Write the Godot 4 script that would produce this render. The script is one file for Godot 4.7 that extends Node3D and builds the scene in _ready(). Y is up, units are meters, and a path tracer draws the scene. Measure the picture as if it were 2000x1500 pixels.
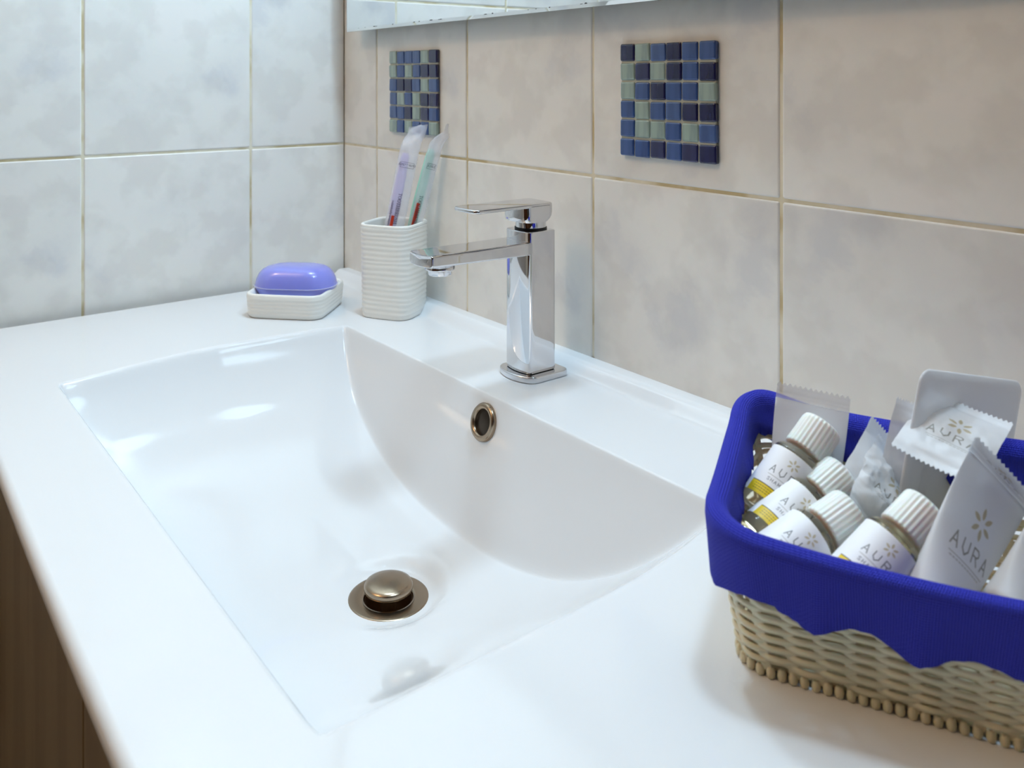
extends Node3D

const CY := 0.86          # height of the counter above the floor
const JX := 0.0888        # first vertical joint of the back wall
const JZ := 0.1332        # first vertical joint of the left wall
const JY := CY + 0.179    # the horizontal joint seen in the photograph
const TILE := 0.2
const LAMP_COLOR := Color(0.79, 0.91, 1.0)
var M := {}
var rng := RandomNumberGenerator.new()


class Mb:
	# collects vertices, uvs and triangles; normals are averaged by place within one patch
	var v := PackedVector3Array()
	var uv := PackedVector2Array()
	var ix := PackedInt32Array()
	var patch := PackedInt32Array()
	var now := 0

	func add(p: Vector3, t := Vector2.ZERO) -> int:
		v.append(p)
		uv.append(t)
		patch.append(now)
		return v.size() - 1

	func tri(a: int, b: int, c: int) -> void:
		ix.append_array([a, b, c])

	func grid(rows: Array, orient := 0, uvs := Rect2(0, 0, 1, 1)) -> void:
		# rows of equal length; orient 0 = outward by signed volume, 1 / -1 = as wound / flipped
		now += 1
		var base := v.size()
		var first := ix.size()
		var n: int = rows[0].size()
		for j in rows.size():
			for i in n:
				add(rows[j][i], Vector2(uvs.position.x + uvs.size.x * i / (n - 1.0), uvs.position.y + uvs.size.y * j / maxf(rows.size() - 1.0, 1.0)))
		for j in rows.size() - 1:
			for i in n - 1:
				var a := base + j * n + i
				tri(a, a + 1, a + n + 1)
				tri(a, a + n + 1, a + n)
		_orient(first, orient)

	func loft(rings: Array, cap0 := true, cap1 := true, orient := 0, uvs := Rect2(0, 0, 1, 1)) -> void:
		now += 1
		var base := v.size()
		var first := ix.size()
		var n: int = rings[0].size()
		for j in rings.size():
			for i in n + 1:
				add(rings[j][i % n], Vector2(uvs.position.x + uvs.size.x * i / float(n), uvs.position.y + uvs.size.y * j / maxf(rings.size() - 1.0, 1.0)))
		var w := n + 1
		for j in rings.size() - 1:
			for i in n:
				var a := base + j * w + i
				tri(a, a + 1, a + w + 1)
				tri(a, a + w + 1, a + w)
		for e in 2:
			if (cap0 if e == 0 else cap1):
				var row := base + (0 if e == 0 else (rings.size() - 1) * w)
				var c := Vector3.ZERO
				for i in n:
					c += v[row + i]
				var k := add(c / n, uvs.get_center())
				for i in n:
					if e == 0:
						tri(k, row + i + 1, row + i)
					else:
						tri(k, row + i, row + i + 1)
		_orient(first, orient)

	func _orient(first: int, orient: int) -> void:
		var turn := orient < 0
		if orient == 0:
			var c := Vector3.ZERO
			for i in range(first, ix.size()):
				c += v[ix[i]]
			c /= maxf(1.0, ix.size() - first)
			var s := 0.0
			for i in range(first, ix.size(), 3):
				var a := v[ix[i]]
				var b := v[ix[i + 1]]
				var d := v[ix[i + 2]]
				s += (d - a).cross(b - a).dot((a + b + d) / 3.0 - c)
			turn = s < 0.0
		if turn:
			for i in range(first, ix.size(), 3):
				var t := ix[i + 1]
				ix[i + 1] = ix[i + 2]
				ix[i + 2] = t

	func mesh(given = null) -> ArrayMesh:
		var nm := PackedVector3Array()
		if given != null:
			nm = given
		else:
			var keys := {}
			var at := PackedInt32Array()
			at.resize(v.size())
			var sum := PackedVector3Array()
			for i in v.size():
				var k := Vector4i(roundi(v[i].x * 2e5), roundi(v[i].y * 2e5), roundi(v[i].z * 2e5), patch[i])
				if not keys.has(k):
					keys[k] = sum.size()
					sum.append(Vector3.ZERO)
				at[i] = keys[k]
			for i in range(0, ix.size(), 3):
				var a := ix[i]
				var b := ix[i + 1]
				var c := ix[i + 2]
				var f := (v[c] - v[a]).cross(v[b] - v[a])
				sum[at[a]] += f
				sum[at[b]] += f
				sum[at[c]] += f
			nm.resize(v.size())
			for i in v.size():
				nm[i] = sum[at[i]].normalized()
				if nm[i] == Vector3.ZERO:
					nm[i] = Vector3.UP
		var a := []
		a.resize(Mesh.ARRAY_MAX)
		a[Mesh.ARRAY_VERTEX] = v
		a[Mesh.ARRAY_NORMAL] = nm
		a[Mesh.ARRAY_TEX_UV] = uv
		a[Mesh.ARRAY_INDEX] = ix
		var m := ArrayMesh.new()
		m.add_surface_from_arrays(Mesh.PRIMITIVE_TRIANGLES, a)
		return m


# ---------------------------------------------------------------- helpers

func put(called: String, mesh: Mesh, mat: Material, parent: Node = self, at := Vector3.ZERO) -> MeshInstance3D:
	var o := MeshInstance3D.new()
	o.name = called
	o.mesh = mesh
	o.material_override = mat
	o.position = at
	parent.add_child(o, true)
	return o


func thing(called: String, label: String, category: String, at := Vector3.ZERO, group := "") -> Node3D:
	var o := Node3D.new()
	o.name = numbered(called)
	add_child(o, true)
	o.position = at
	tag(o, label, category, group)
	return o


func tag(o: Node, label: String, category: String, group := "") -> void:
	o.set_meta("label", label)
	o.set_meta("category", category)
	if group:
		o.set_meta("group", group)


func numbered(called: String) -> String:
	var n := called
	var k := 0
	while has_node(NodePath(n)):
		k += 1
		n = "%s_%03d" % [called, k]
	return n


func struct(called: String, mesh: Mesh, mat: Material, at: Vector3, label: String) -> MeshInstance3D:
	var o := put(called, mesh, mat, self, at)
	o.set_meta("kind", "structure")
	o.set_meta("label", label)
	return o


func bx(x: float, y: float, z: float) -> BoxMesh:
	var b := BoxMesh.new()
	b.size = Vector3(x, y, z)
	return b


func rr(w: float, d: float, rc: float, nc := 4, ns := 1, bulge := Vector4.ZERO) -> PackedVector2Array:
	# rounded rectangle; bulge: how far the +x, +y, -x and -y sides swell
	var p := PackedVector2Array()
	var hw := w / 2.0
	var hd := d / 2.0
	rc = minf(rc, minf(hw, hd) - 1e-5)
	var cs := [Vector2(hw - rc, -hd + rc), Vector2(hw - rc, hd - rc), Vector2(-hw + rc, hd - rc), Vector2(-hw + rc, -hd + rc)]
	for c in 4:
		for i in nc + 1:
			var a := -PI / 2 + c * PI / 2 + i * PI / 2 / nc
			p.append(cs[c] + Vector2(cos(a), sin(a)) * rc)
		var nxt: Vector2 = cs[(c + 1) % 4]
		var a2 := c * PI / 2
		var from: Vector2 = cs[c] + Vector2(cos(a2), sin(a2)) * rc
		var to: Vector2 = nxt + Vector2(cos(a2), sin(a2)) * rc
		for i in range(1, ns):
			p.append(from.lerp(to, i / float(ns)))
	for i in p.size():
		var q := p[i]
		var fx := 1.0 - pow(q.x / hw, 2)
		var fy := 1.0 - pow(q.y / hd, 2)
		q.x += fy * (bulge.x if q.x > 0 else -bulge.z) * clampf((absf(q.x) - hw * 0.5) / (hw * 0.5), 0, 1)
		q.y += fx * (bulge.y if q.y > 0 else -bulge.w) * clampf((absf(q.y) - hd * 0.5) / (hd * 0.5), 0, 1)
		p[i] = q
	return p


func flat_y(p: PackedVector2Array, y: float, c := Vector2.ZERO, s := 1.0) -> PackedVector3Array:
	var o := PackedVector3Array()
	for q in p:
		o.append(Vector3(c.x + q.x * s, y, c.y + q.y * s))
	return o


func flat_z(p: PackedVector2Array, z: float, c := Vector2.ZERO) -> PackedVector3Array:
	var o := PackedVector3Array()
	for q in p:
		o.append(Vector3(c.x + q.x, c.y + q.y, z))
	return o


func slab_y(m: Mb, w: float, d: float, rc: float, y0: float, y1: float, c := Vector2.ZERO, e := 0.001, bulge := Vector4.ZERO, nc := 4, ns := 1) -> void:
	# upright prism with a rounded-rectangle plan and softened top and bottom edges
	var rings := []
	for k in [[e, y0], [e * 0.3, y0 + e * 0.3], [0.0, y0 + e], [0.0, y1 - e], [e * 0.3, y1 - e * 0.3], [e, y1]]:
		rings.append(flat_y(rr(w - 2 * k[0], d - 2 * k[0], maxf(rc - k[0], 1e-4), nc, ns, bulge), k[1], c))
	m.loft(rings)


func lathe(m: Mb, prof: Array, n := 32, c := Vector3.ZERO, flute := 0.0, teeth := 0, cap0 := true, cap1 := true) -> void:
	var rings := []
	for q in prof:
		var r := PackedVector3Array()
		for i in n:
			var a := TAU * i / n
			var f := flute * (0.5 + 0.5 * cos(a * teeth)) if teeth and q.size() > 2 else 0.0
			r.append(c + Vector3((q[0] - f) * cos(a), q[1], (q[0] - f) * sin(a)))
		rings.append(r)
	m.loft(rings, cap0, cap1)


func tube(m: Mb, path: PackedVector3Array, ra: float, rb: float, closed: bool, n := 6) -> void:
	# ra across (horizontal), rb upright
	var rings := []
	var k := path.size()
	for i in k:
		var t := path[(i + 1) % k] - path[(i - 1 + k) % k] if closed else path[mini(i + 1, k - 1)] - path[maxi(i - 1, 0)]
		t = t.normalized()
		var side := Vector3.UP.cross(t).normalized() if absf(t.y) < 0.95 else Vector3.RIGHT
		var up := t.cross(side)
		var r := PackedVector3Array()
		for j in n:
			var a := TAU * j / n
			r.append(path[i] + side * ra * cos(a) + up * rb * sin(a))
		rings.append(r)
	if closed:
		rings.append(rings[0])
	m.loft(rings, not closed, not closed)


func mat(c: Color, rough := 0.5, metal := 0.0) -> StandardMaterial3D:
	var m := StandardMaterial3D.new()
	m.albedo_color = c
	m.roughness = rough
	m.metallic = metal
	return m


func noise_tex(fr: float, oct: int, seed_: int, cols: Array, offs: Array, size := 512, warp := 0.0) -> NoiseTexture2D:
	var n := FastNoiseLite.new()
	n.seed = seed_
	n.noise_type = FastNoiseLite.TYPE_SIMPLEX_SMOOTH
	n.frequency = fr
	n.fractal_octaves = oct
	if warp > 0:
		n.domain_warp_enabled = true
		n.domain_warp_amplitude = warp
		n.domain_warp_frequency = fr * 0.7
	var t := NoiseTexture2D.new()
	t.width = size
	t.height = size
	t.seamless = true
	t.noise = n
	if cols.size():
		var g := Gradient.new()
		g.colors = PackedColorArray(cols)
		g.offsets = PackedFloat32Array(offs)
		t.color_ramp = g
	return t


# a small stroke alphabet: each letter a list of polylines in a 4 x 6 box, y down
const STROKES := {
	"A": ["06 20 46", "14 34"], "U": ["00 04 15 26 35 44 40"], "R": ["06 00 30 41 42 33 03", "23 46"], "T": ["00 40", "20 26"],
	"O": ["10 30 41 45 36 16 05 01 10"], "H": ["00 06", "40 46", "03 43"], "B": ["06 00 30 41 42 33 03", "33 44 45 36 06"],
	"S": ["41 30 10 01 12 34 45 36 16 05"], "W": ["00 16 22 36 40"], "N": ["06 00 46 40"], "Y": ["00 23 40", "23 26"],
	"P": ["06 00 30 41 42 33 03"], "M": ["06 00 24 40 46"], "I": ["20 26"], "L": ["00 06 46"],
}


func stroke(img: Image, a: Vector2, b: Vector2, w: float, col: Color) -> void:
	var lo := Vector2i((a.min(b) - Vector2(w, w)).floor()).clamp(Vector2i.ZERO, img.get_size() - Vector2i.ONE)
	var hi := Vector2i((a.max(b) + Vector2(w, w)).ceil()).clamp(Vector2i.ZERO, img.get_size() - Vector2i.ONE)
	for y in range(lo.y, hi.y + 1):
		for x in range(lo.x, hi.x + 1):
			var p := Vector2(x + 0.5, y + 0.5)
			var d := p.distance_to(Geometry2D.get_closest_point_to_segment(p, a, b))
			var k := clampf(w / 2.0 - d + 0.5, 0, 1)
			if k > 0:
				img.set_pixel(x, y, img.get_pixel(x, y).lerp(col, k))


func write(img: Image, text: String, at: Vector2, size: float, gap: float, w: float, col: Color, along := Vector2.RIGHT) -> void:
	var down := Vector2(-along.y, along.x)
	var s := size / 6.0
	for ch in text:
		for poly in STROKES.get(ch, []):
			var last := Vector2.ZERO
			var k := 0
			for pt in poly.split(" "):
				var q: Vector2 = at + along * (int(pt[0]) * s) + down * (int(pt[1]) * s)
				if k:
					stroke(img, last, q, w, col)
				last = q
				k += 1
		at += along * (4 * s + gap)


func flower(img: Image, c: Vector2, r: float, col: Color) -> void:
	for k in 6:
		var a := TAU * k / 6.0 + 0.35
		var dir := Vector2(cos(a), sin(a))
		for t in 9:
			var f := t / 8.0
			stroke(img, c + dir * r * (0.32 + 0.62 * f), c + dir * r * (0.33 + 0.62 * f), r * 0.3 * sin(PI * (0.1 + 0.85 * f)), col)


func texture(img: Image) -> ImageTexture:
	return ImageTexture.create_from_image(img)


func smin(a: float, b: float, k: float) -> float:
	var h := clampf(0.5 + 0.5 * (b - a) / k, 0.0, 1.0)
	return lerpf(b, a, h) - k * h * (1.0 - h)


func P(x: float, y: float, z: float) -> Vector3:
	return Vector3(x, y + CY, z)


# ---------------------------------------------------------------- scene

func _ready() -> void:
	camera_and_light()
	materials()
	room()
	tall_cabinet()
	vanity()
	mirror()
	mosaic("DGMDMMGDGDMDGMDMMGMGMMDDMGGMGMMMDMDD", Vector3(0.5283, CY + 0.2005, 0.0), 0.1047, 0.0995, "large blue and green glass mosaic square to the right of the tap", 4)
	mosaic("GMMMGDGMGMDDMDDMGMMGMGDDMMDGDMGMGMMG", Vector3(0.1286, CY + 0.2013, 0.0), 0.1073, 0.1017, "blue and green glass mosaic square behind the toothbrush cup, near the corner", 9)
	faucet()
	overflow_and_drain()
	cup()
	soap()
	toothbrushes()
	basket()
	toiletries()


func camera_and_light() -> void:
	var f := 1705.3
	var near := 0.05
	var cam := Camera3D.new()
	cam.name = "camera"
	add_child(cam)
	var ca := CameraAttributesPhysical.new()
	ca.frustum_near = near
	ca.frustum_far = 50.0
	ca.frustum_focal_length = 35.0
	ca.frustum_focus_distance = 0.68
	ca.exposure_aperture = 16.0
	cam.attributes = ca
	cam.projection = Camera3D.PROJECTION_FRUSTUM
	cam.keep_aspect = Camera3D.KEEP_HEIGHT
	cam.near = near
	cam.far = 50.0
	cam.size = 1500.0 / f * near
	cam.frustum_offset = Vector2(49.2 / f * near, -600.2 / f * near)
	cam.position = P(1.0758, 0.2707, 0.5644)
	cam.rotation = Vector3(0, 0.9257, 0)
	cam.current = true

	var e := Environment.new()
	e.background_mode = Environment.BG_COLOR
	e.background_color = Color(0.02, 0.02, 0.02)
	e.tonemap_mode = Environment.TONE_MAPPER_LINEAR
	e.tonemap_exposure = 1.05
	e.sdfgi_enabled = true
	e.ssao_enabled = true
	e.ssil_enabled = true
	var we := WorldEnvironment.new()
	we.name = "environment"
	we.environment = e
	add_child(we)

	# two globe lamps over the mirror
	var glow := mat(Color(0.95, 0.97, 1.0), 0.4)
	glow.emission_enabled = true
	glow.emission = LAMP_COLOR
	glow.emission_energy_multiplier = 6.0
	var globe := SphereMesh.new()
	globe.radius = 0.048
	globe.height = 0.096
	var m: Mb
	for k in [[0.33, 0.255, "left"], [0.78, 0.235, "right"]]:
		var lamp := thing("mirror_lamp", "white glass globe lamp on the wall above the %s half of the mirror" % k[2], "lamp", P(k[0], 0.88, 0.0), "globe lamps above the mirror")
		m = Mb.new()
		lathe(m, [[0.045, 0.0005], [0.045, 0.010], [0.040, 0.016], [0.012, 0.018], [0.011, 0.05]], 32)
		put("wall_plate", m.mesh(), mat(Color(0.85, 0.85, 0.85), 0.3, 0.6), lamp).rotation.x = PI / 2
		put("lamp_globe", globe, glow, lamp, Vector3(0, 0, 0.095))
		var a := OmniLight3D.new()
		a.name = "lamp_light"
		a.light_color = LAMP_COLOR
		a.light_energy = k[1]
		a.light_size = 0.052
		a.omni_range = 8.0
		a.omni_attenuation = 2.0
		a.shadow_enabled = true
		a.position = P(k[0], 0.88, 0.095)
		add_child(a, true)

	# the ceiling lamp of the room
	var cl := thing("ceiling_lamp", "round frosted lamp on the ceiling", "lamp", Vector3(0.3, 2.6, 1.35))
	m = Mb.new()
	lathe(m, [[0.13, -0.001], [0.14, -0.01], [0.14, -0.02]], 32)
	put("base", m.mesh(), mat(Color(0.9, 0.9, 0.88), 0.4), cl)
	var warm := mat(Color(1, 0.95, 0.88), 0.5)
	warm.emission_enabled = true
	warm.emission = Color(1.0, 0.86, 0.70)
	warm.emission_energy_multiplier = 2.0
	m = Mb.new()
	lathe(m, [[0.13, -0.02], [0.12, -0.045], [0.08, -0.062], [0.03, -0.068]], 32)
	put("lamp_shade", m.mesh(), warm, cl)
	var o := OmniLight3D.new()
	o.name = "ceiling_light"
	o.light_color = Color(1.0, 0.86, 0.70)
	o.light_energy = 0.29
	o.light_size = 0.1
	o.omni_range = 8.0
	o.omni_attenuation = 2.0
	o.shadow_enabled = true
	o.position = Vector3(0.3, 2.42, 1.35)
	add_child(o)


func materials() -> void:
	M.ceramic = mat(Color(0.905, 0.91, 0.915), 0.07)
	M.white_clay = mat(Color(0.95, 0.945, 0.92), 0.28)
	M.chrome = mat(Color(0.86, 0.86, 0.87), 0.035, 1.0)
	M.nickel = mat(Color(0.73, 0.68, 0.61), 0.22, 1.0)
	M.waste = mat(Color(0.62, 0.55, 0.47), 0.24, 1.0)
	M.mosaic_grout = mat(Color(0.74, 0.74, 0.68), 0.8)
	M.dark = mat(Color(0.06, 0.045, 0.035), 0.5)
	M.dark_hole = mat(Color(0.20, 0.16, 0.11), 0.3, 0.6)
	M.brown_metal = mat(Color(0.55, 0.40, 0.26), 0.4, 0.7)
	M.grout = mat(Color(1, 1, 1), 0.85)
	M.grout.albedo_texture = noise_tex(0.02, 4, 5, [Color(0.79, 0.72, 0.56), Color(0.88, 0.84, 0.73), Color(0.92, 0.89, 0.81)], [0.25, 0.5, 0.8], 256)
	M.grout.uv1_triplanar = true
	M.grout.uv1_world_triplanar = true
	M.grout.uv1_scale = Vector3(3, 3, 3)
	M.tiles = []
	var marble := noise_tex(0.006, 5, 21, [Color(0.89, 0.885, 0.88), Color(0.935, 0.925, 0.905), Color(0.95, 0.94, 0.915), Color(0.96, 0.945, 0.92)], [0.08, 0.24, 0.45, 0.9], 512, 40.0)
	var fine := noise_tex(0.03, 4, 8, [Color(0.97, 0.968, 0.966), Color(1, 1, 1)], [0.3, 0.55], 256, 12.0)
	for k in 5:
		var t := mat(Color(1, 1, 1) * (1.0 - 0.012 * (k % 3)), 0.3)
		t.albedo_color.a = 1.0
		t.albedo_texture = marble
		t.uv1_triplanar = true
		t.uv1_scale = Vector3(1.9, 1.9, 1.9)
		t.uv1_offset = Vector3(0.37 * k, 0.53 * k, 0.71 * k)
		t.detail_enabled = true
		t.detail_blend_mode = BaseMaterial3D.BLEND_MODE_MUL
		t.detail_albedo = fine
		t.uv2_triplanar = true
		t.uv2_scale = Vector3(4, 4, 4)
		M.tiles.append(t)
	M.plaster = mat(Color(0.90, 0.86, 0.79), 0.8)
	M.dark_plaster = mat(Color(0.27, 0.23, 0.18), 0.6)
	M.floor = mat(Color(0.55, 0.47, 0.38), 0.4)
	M.wood = mat(Color(0.8, 0.8, 0.8), 0.35)
	M.wood.albedo_texture = noise_tex(0.01, 4, 3, [Color(0.26, 0.13, 0.05), Color(0.42, 0.23, 0.10), Color(0.5, 0.29, 0.14)], [0.2, 0.5, 0.85], 256)
	M.wood.uv1_triplanar = true
	M.wood.uv1_scale = Vector3(8, 0.7, 8)
	M.cabinet = mat(Color(1, 1, 1), 0.45)
	M.cabinet.albedo_texture = noise_tex(0.012, 4, 13, [Color(0.47, 0.40, 0.29), Color(0.52, 0.45, 0.33)], [0.3, 0.7], 256)
	M.cabinet.uv1_triplanar = true
	M.cabinet.uv1_scale = Vector3(6, 0.8, 6)
	M.mirror = mat(Color(0.93, 0.94, 0.94), 0.0, 1.0)
	M.glass_edge = mat(Color(0.78, 0.76, 0.66), 0.15, 0.2)
	M.paper = mat(Color(0.97, 0.975, 0.98), 0.45)
	M.paper.backlight_enabled = true
	M.paper.backlight = Color(0.85, 0.85, 0.85)
	M.white_plastic = mat(Color(0.94, 0.94, 0.94), 0.3)
	M.film = mat(Color(0.95, 0.95, 0.98, 0.34), 0.3)
	M.film.transparency = BaseMaterial3D.TRANSPARENCY_ALPHA
	M.frosted = mat(Color(0.96, 0.96, 0.97, 0.66), 0.4)
	M.frosted.backlight_enabled = true
	M.frosted.backlight = Color(0.5, 0.5, 0.5)
	M.frosted.transparency = BaseMaterial3D.TRANSPARENCY_ALPHA
	M.cream = mat(Color(0.90, 0.85, 0.73), 0.35)
	M.cream.subsurf_scatter_enabled = true
	M.cream.subsurf_scatter_strength = 0.15
	M.ink = mat(Color(0.15, 0.15, 0.2), 0.6)
	M.red = mat(Color(0.78, 0.22, 0.10), 0.5)
	# cloth: a coarse plain weave as relief
	var w := Image.create(64, 64, false, Image.FORMAT_RGB8)
	for y in 64:
		for x in 64:
			var u := x / 16.0
			var t := y / 16.0
			var over := (int(floor(u)) + int(floor(t))) % 2 == 0
			var a := absf(sin(PI * u)) if not over else absf(sin(PI * t))
			var b := 0.6 + 0.4 * (absf(sin(PI * t)) if not over else absf(sin(PI * u)))
			var h := a * b
			w.set_pixel(x, y, Color(h, h, h))
	M.cloth = mat(Color(0.17, 0.20, 0.80), 0.85)
	M.cloth.heightmap_enabled = true
	M.cloth.heightmap_texture = texture(w)
	M.cloth.heightmap_scale = 0.09
	M.cloth.uv1_scale = Vector3(44, 12, 1)
	M.cloth.rim_enabled = true
	M.cloth.rim = 0.5
	M.cloth.rim_tint = 0.7


# ---------------------------------------------------------------- the room

func tile_mesh(w: float, h: float) -> ArrayMesh:
	var m := Mb.new()
	var rings := []
	for k in [[0.0, -0.006], [0.0, -0.0014], [0.0004, -0.0006], [0.0012, -0.0001], [0.0022, 0.0]]:
		rings.append(flat_z(rr(w - 2 * k[0], h - 2 * k[0], 0.0012, 1), k[1]))
	m.loft(rings)
	return m.mesh()


func tiles(parent: Node3D, along: float, height: float, first: float, left: bool) -> void:
	var gap := 0.0024
	var meshes := {}
	var us := [-0.0013]
	var u := first
	while u < along:
		us.append(u)
		u += TILE
	us.append(along)
	var vs := [0.0]
	var v := fposmod(JY, TILE)
	while v < height:
		vs.append(v)
		v += TILE
	vs.append(height)
	for i in us.size() - 1:
		for j in vs.size() - 1:
			var w: float = us[i + 1] - us[i] - gap
			var h: float = vs[j + 1] - vs[j] - gap
			if w < 0.01 or h < 0.01:
				continue
			var key := Vector2i(roundi(w * 1e4), roundi(h * 1e4))
			if not meshes.has(key):
				meshes[key] = tile_mesh(w, h)
			var c := Vector2((us[i] + us[i + 1]) / 2, (vs[j] + vs[j + 1]) / 2)
			var o := put("wall_tile", meshes[key], M.tiles[(i * 3 + j * 2 + i * j) % 5], parent)
			o.transform = Transform3D(Basis(Vector3.UP, PI / 2), Vector3(0, c.y, c.x)) if left else Transform3D(Basis(), Vector3(c.x, c.y, 0))


func room() -> void:
	var W := 1.24
	var D := 1.75
	var Hh := 2.6
	var t := 0.1
	var back := Node3D.new()
	back.name = "wall_back"
	back.set_meta("kind", "structure")
	back.set_meta("label", "wall of pale marbled square tiles behind the basin and tap")
	add_child(back)
	put("grout", bx(W + 2 * t, Hh, t), M.grout, back, Vector3(W / 2, Hh / 2, -t / 2 - 0.0010))
	tiles(back, W, Hh, JX, false)
	var left := Node3D.new()
	left.name = "wall_left"
	left.set_meta("kind", "structure")
	left.set_meta("label", "wall of pale marbled square tiles at the left end of the basin")
	add_child(left)
	put("grout", bx(t, Hh, D), M.grout, left, Vector3(-t / 2 - 0.0010, Hh / 2, D / 2))
	tiles(left, D, Hh, JZ, true)
	struct("wall_right", bx(t, Hh, D), M.dark_plaster, Vector3(W + t / 2, Hh / 2, D / 2), "dark taupe wall at the right of the room")
	struct("wall_front", bx(W + 2 * t, Hh, t), M.plaster, Vector3(W / 2, Hh / 2, D + t / 2), "plain warm wall opposite the basin")
	struct("floor", bx(W + 2 * t, t, D + 2 * t), M.floor, Vector3(W / 2, -t / 2, D / 2), "brown floor of the bathroom")
	struct("ceiling", bx(W + 2 * t, t, D + 2 * t), mat(Color(0.88, 0.86, 0.82), 0.9), Vector3(W / 2, Hh + t / 2, D / 2), "white ceiling of the bathroom")
	var door := Node3D.new()
	door.name = "door_1"
	door.set_meta("kind", "structure")
	door.set_meta("label", "brown wooden door in the wall opposite the basin")
	door.position = Vector3(0.72, 0, D)
	add_child(door)
	var m := Mb.new()
	slab_y(m, 0.72, 0.04, 0.003, 0.005, 2.05, Vector2(0, -0.022), 0.002)
	put("door_leaf", m.mesh(), M.wood, door)
	for s in [-1, 1]:
		m = Mb.new()
		slab_y(m, 0.07, 0.05, 0.003, 0.0, 2.12, Vector2(s * 0.397, -0.026), 0.002)
		put("door_jamb", m.mesh(), M.wood, door)
	m = Mb.new()
	slab_y(m, 0.86, 0.05, 0.003, 2.055, 2.125, Vector2(0, -0.027), 0.002)
	put("door_head", m.mesh(), M.wood, door)
	m = Mb.new()
	lathe(m, [[0.01, 0.0], [0.011, 0.004], [0.011, 0.09], [0.009, 0.095]], 16)
	var hd := put("door_handle", m.mesh(), M.nickel, door, Vector3(0.3, 1.0, -0.07))
	hd.rotation.z = PI / 2


func tall_cabinet() -> void:
	var t := thing("tall_cabinet", "tall dark brown wooden cabinet against the dark wall, facing the basin", "cabinet", Vector3(1.03, 0, 0.92))
	var m := Mb.new()
	slab_y(m, 0.40, 0.36, 0.003, 0.0, 2.1, Vector2(0, 0), 0.002)
	put("carcass", m.mesh(), M.wood, t)
	for k in 2:
		m = Mb.new()
		slab_y(m, 0.392, 0.018, 0.003, 0.08 + 1.01 * k, 1.08 + 1.01 * k, Vector2(0, -0.1895), 0.002)
		var d := put("door", m.mesh(), M.wood, t)
		m = Mb.new()
		lathe(m, [[0.005, 0.0], [0.0055, 0.002], [0.0055, 0.138], [0.005, 0.14]], 12, Vector3(-0.16, 0.85 + 0.36 * k, -0.209))
		for e in [0.012, 0.128]:
			tube(m, PackedVector3Array([Vector3(-0.16, 0.85 + 0.36 * k + e, -0.2085), Vector3(-0.16, 0.85 + 0.36 * k + e, -0.1985)]), 0.004, 0.004, false, 8)
		put("handle", m.mesh(), M.nickel, d)


# ---------------------------------------------------------------- basin top and cabinet

const DRAIN := Vector2(0.503, 0.2265)


func floor_depth(s: float) -> float:
	if s <= 0.0 or s >= 1.0:
		return 0.0
	if s < 0.52:
		var t := (0.52 - s) / 0.52
		return 0.11 * (1.0 - 0.75 * pow(t, 2.4) - 0.25 * pow(t, 8.0))
	return 0.11 * (1.0 - pow((s - 0.52) / 0.48, 2.5))


func top_height(x: float, z: float) -> float:
	var lip := 0.0108 * smoothstep(0.03, 0.012, z)
	var zz := clampf((z - 0.116) / 0.13, 0, 1)
	var xl := 0.224 + 0.010 * smoothstep(0.25, 0.4, z) - 0.012 * sin(PI * clampf((z - 0.116) / 0.29, 0, 1))
	var xr := 0.730 + 0.019 * (1 - (1 - zz) * (1 - zz))
	if x < xl - 0.01 or x > xr + 0.01 or z < 0.106 or z > 0.412:
		return lip
	var s := (x - xl) / (xr - xl)
	var mid := smoothstep(0.14, 0.235, z) * smoothstep(0.41, 0.26, z) * exp(-pow((s - 0.53) / 0.2, 2))
	var d := floor_depth(s) * (1.0 + 0.13 * mid)
	if s < 0.0:
		d = s * 0.1
	elif s > 1.0:
		d = (1 - s) * 0.1
	var b := (z - 0.1155) * 3.6
	var f := (0.404 - z) * 4.5
	var h := smin(smin(d, b, 0.013), f, 0.016)
	# the flat round the waste
	var r := Vector2(x, z).distance_to(DRAIN)
	if h > 0.08:
		var flat_ := 0.1245
		h = lerpf(flat_, h, smoothstep(0.033, 0.047, r))
		if r < 0.0215:
			h += 0.03 * smoothstep(0.0212, 0.0185, r)
	h = -smin(-h, -0.0, 0.006) - 0.0015
	return lip - maxf(h, 0.0)


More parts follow.
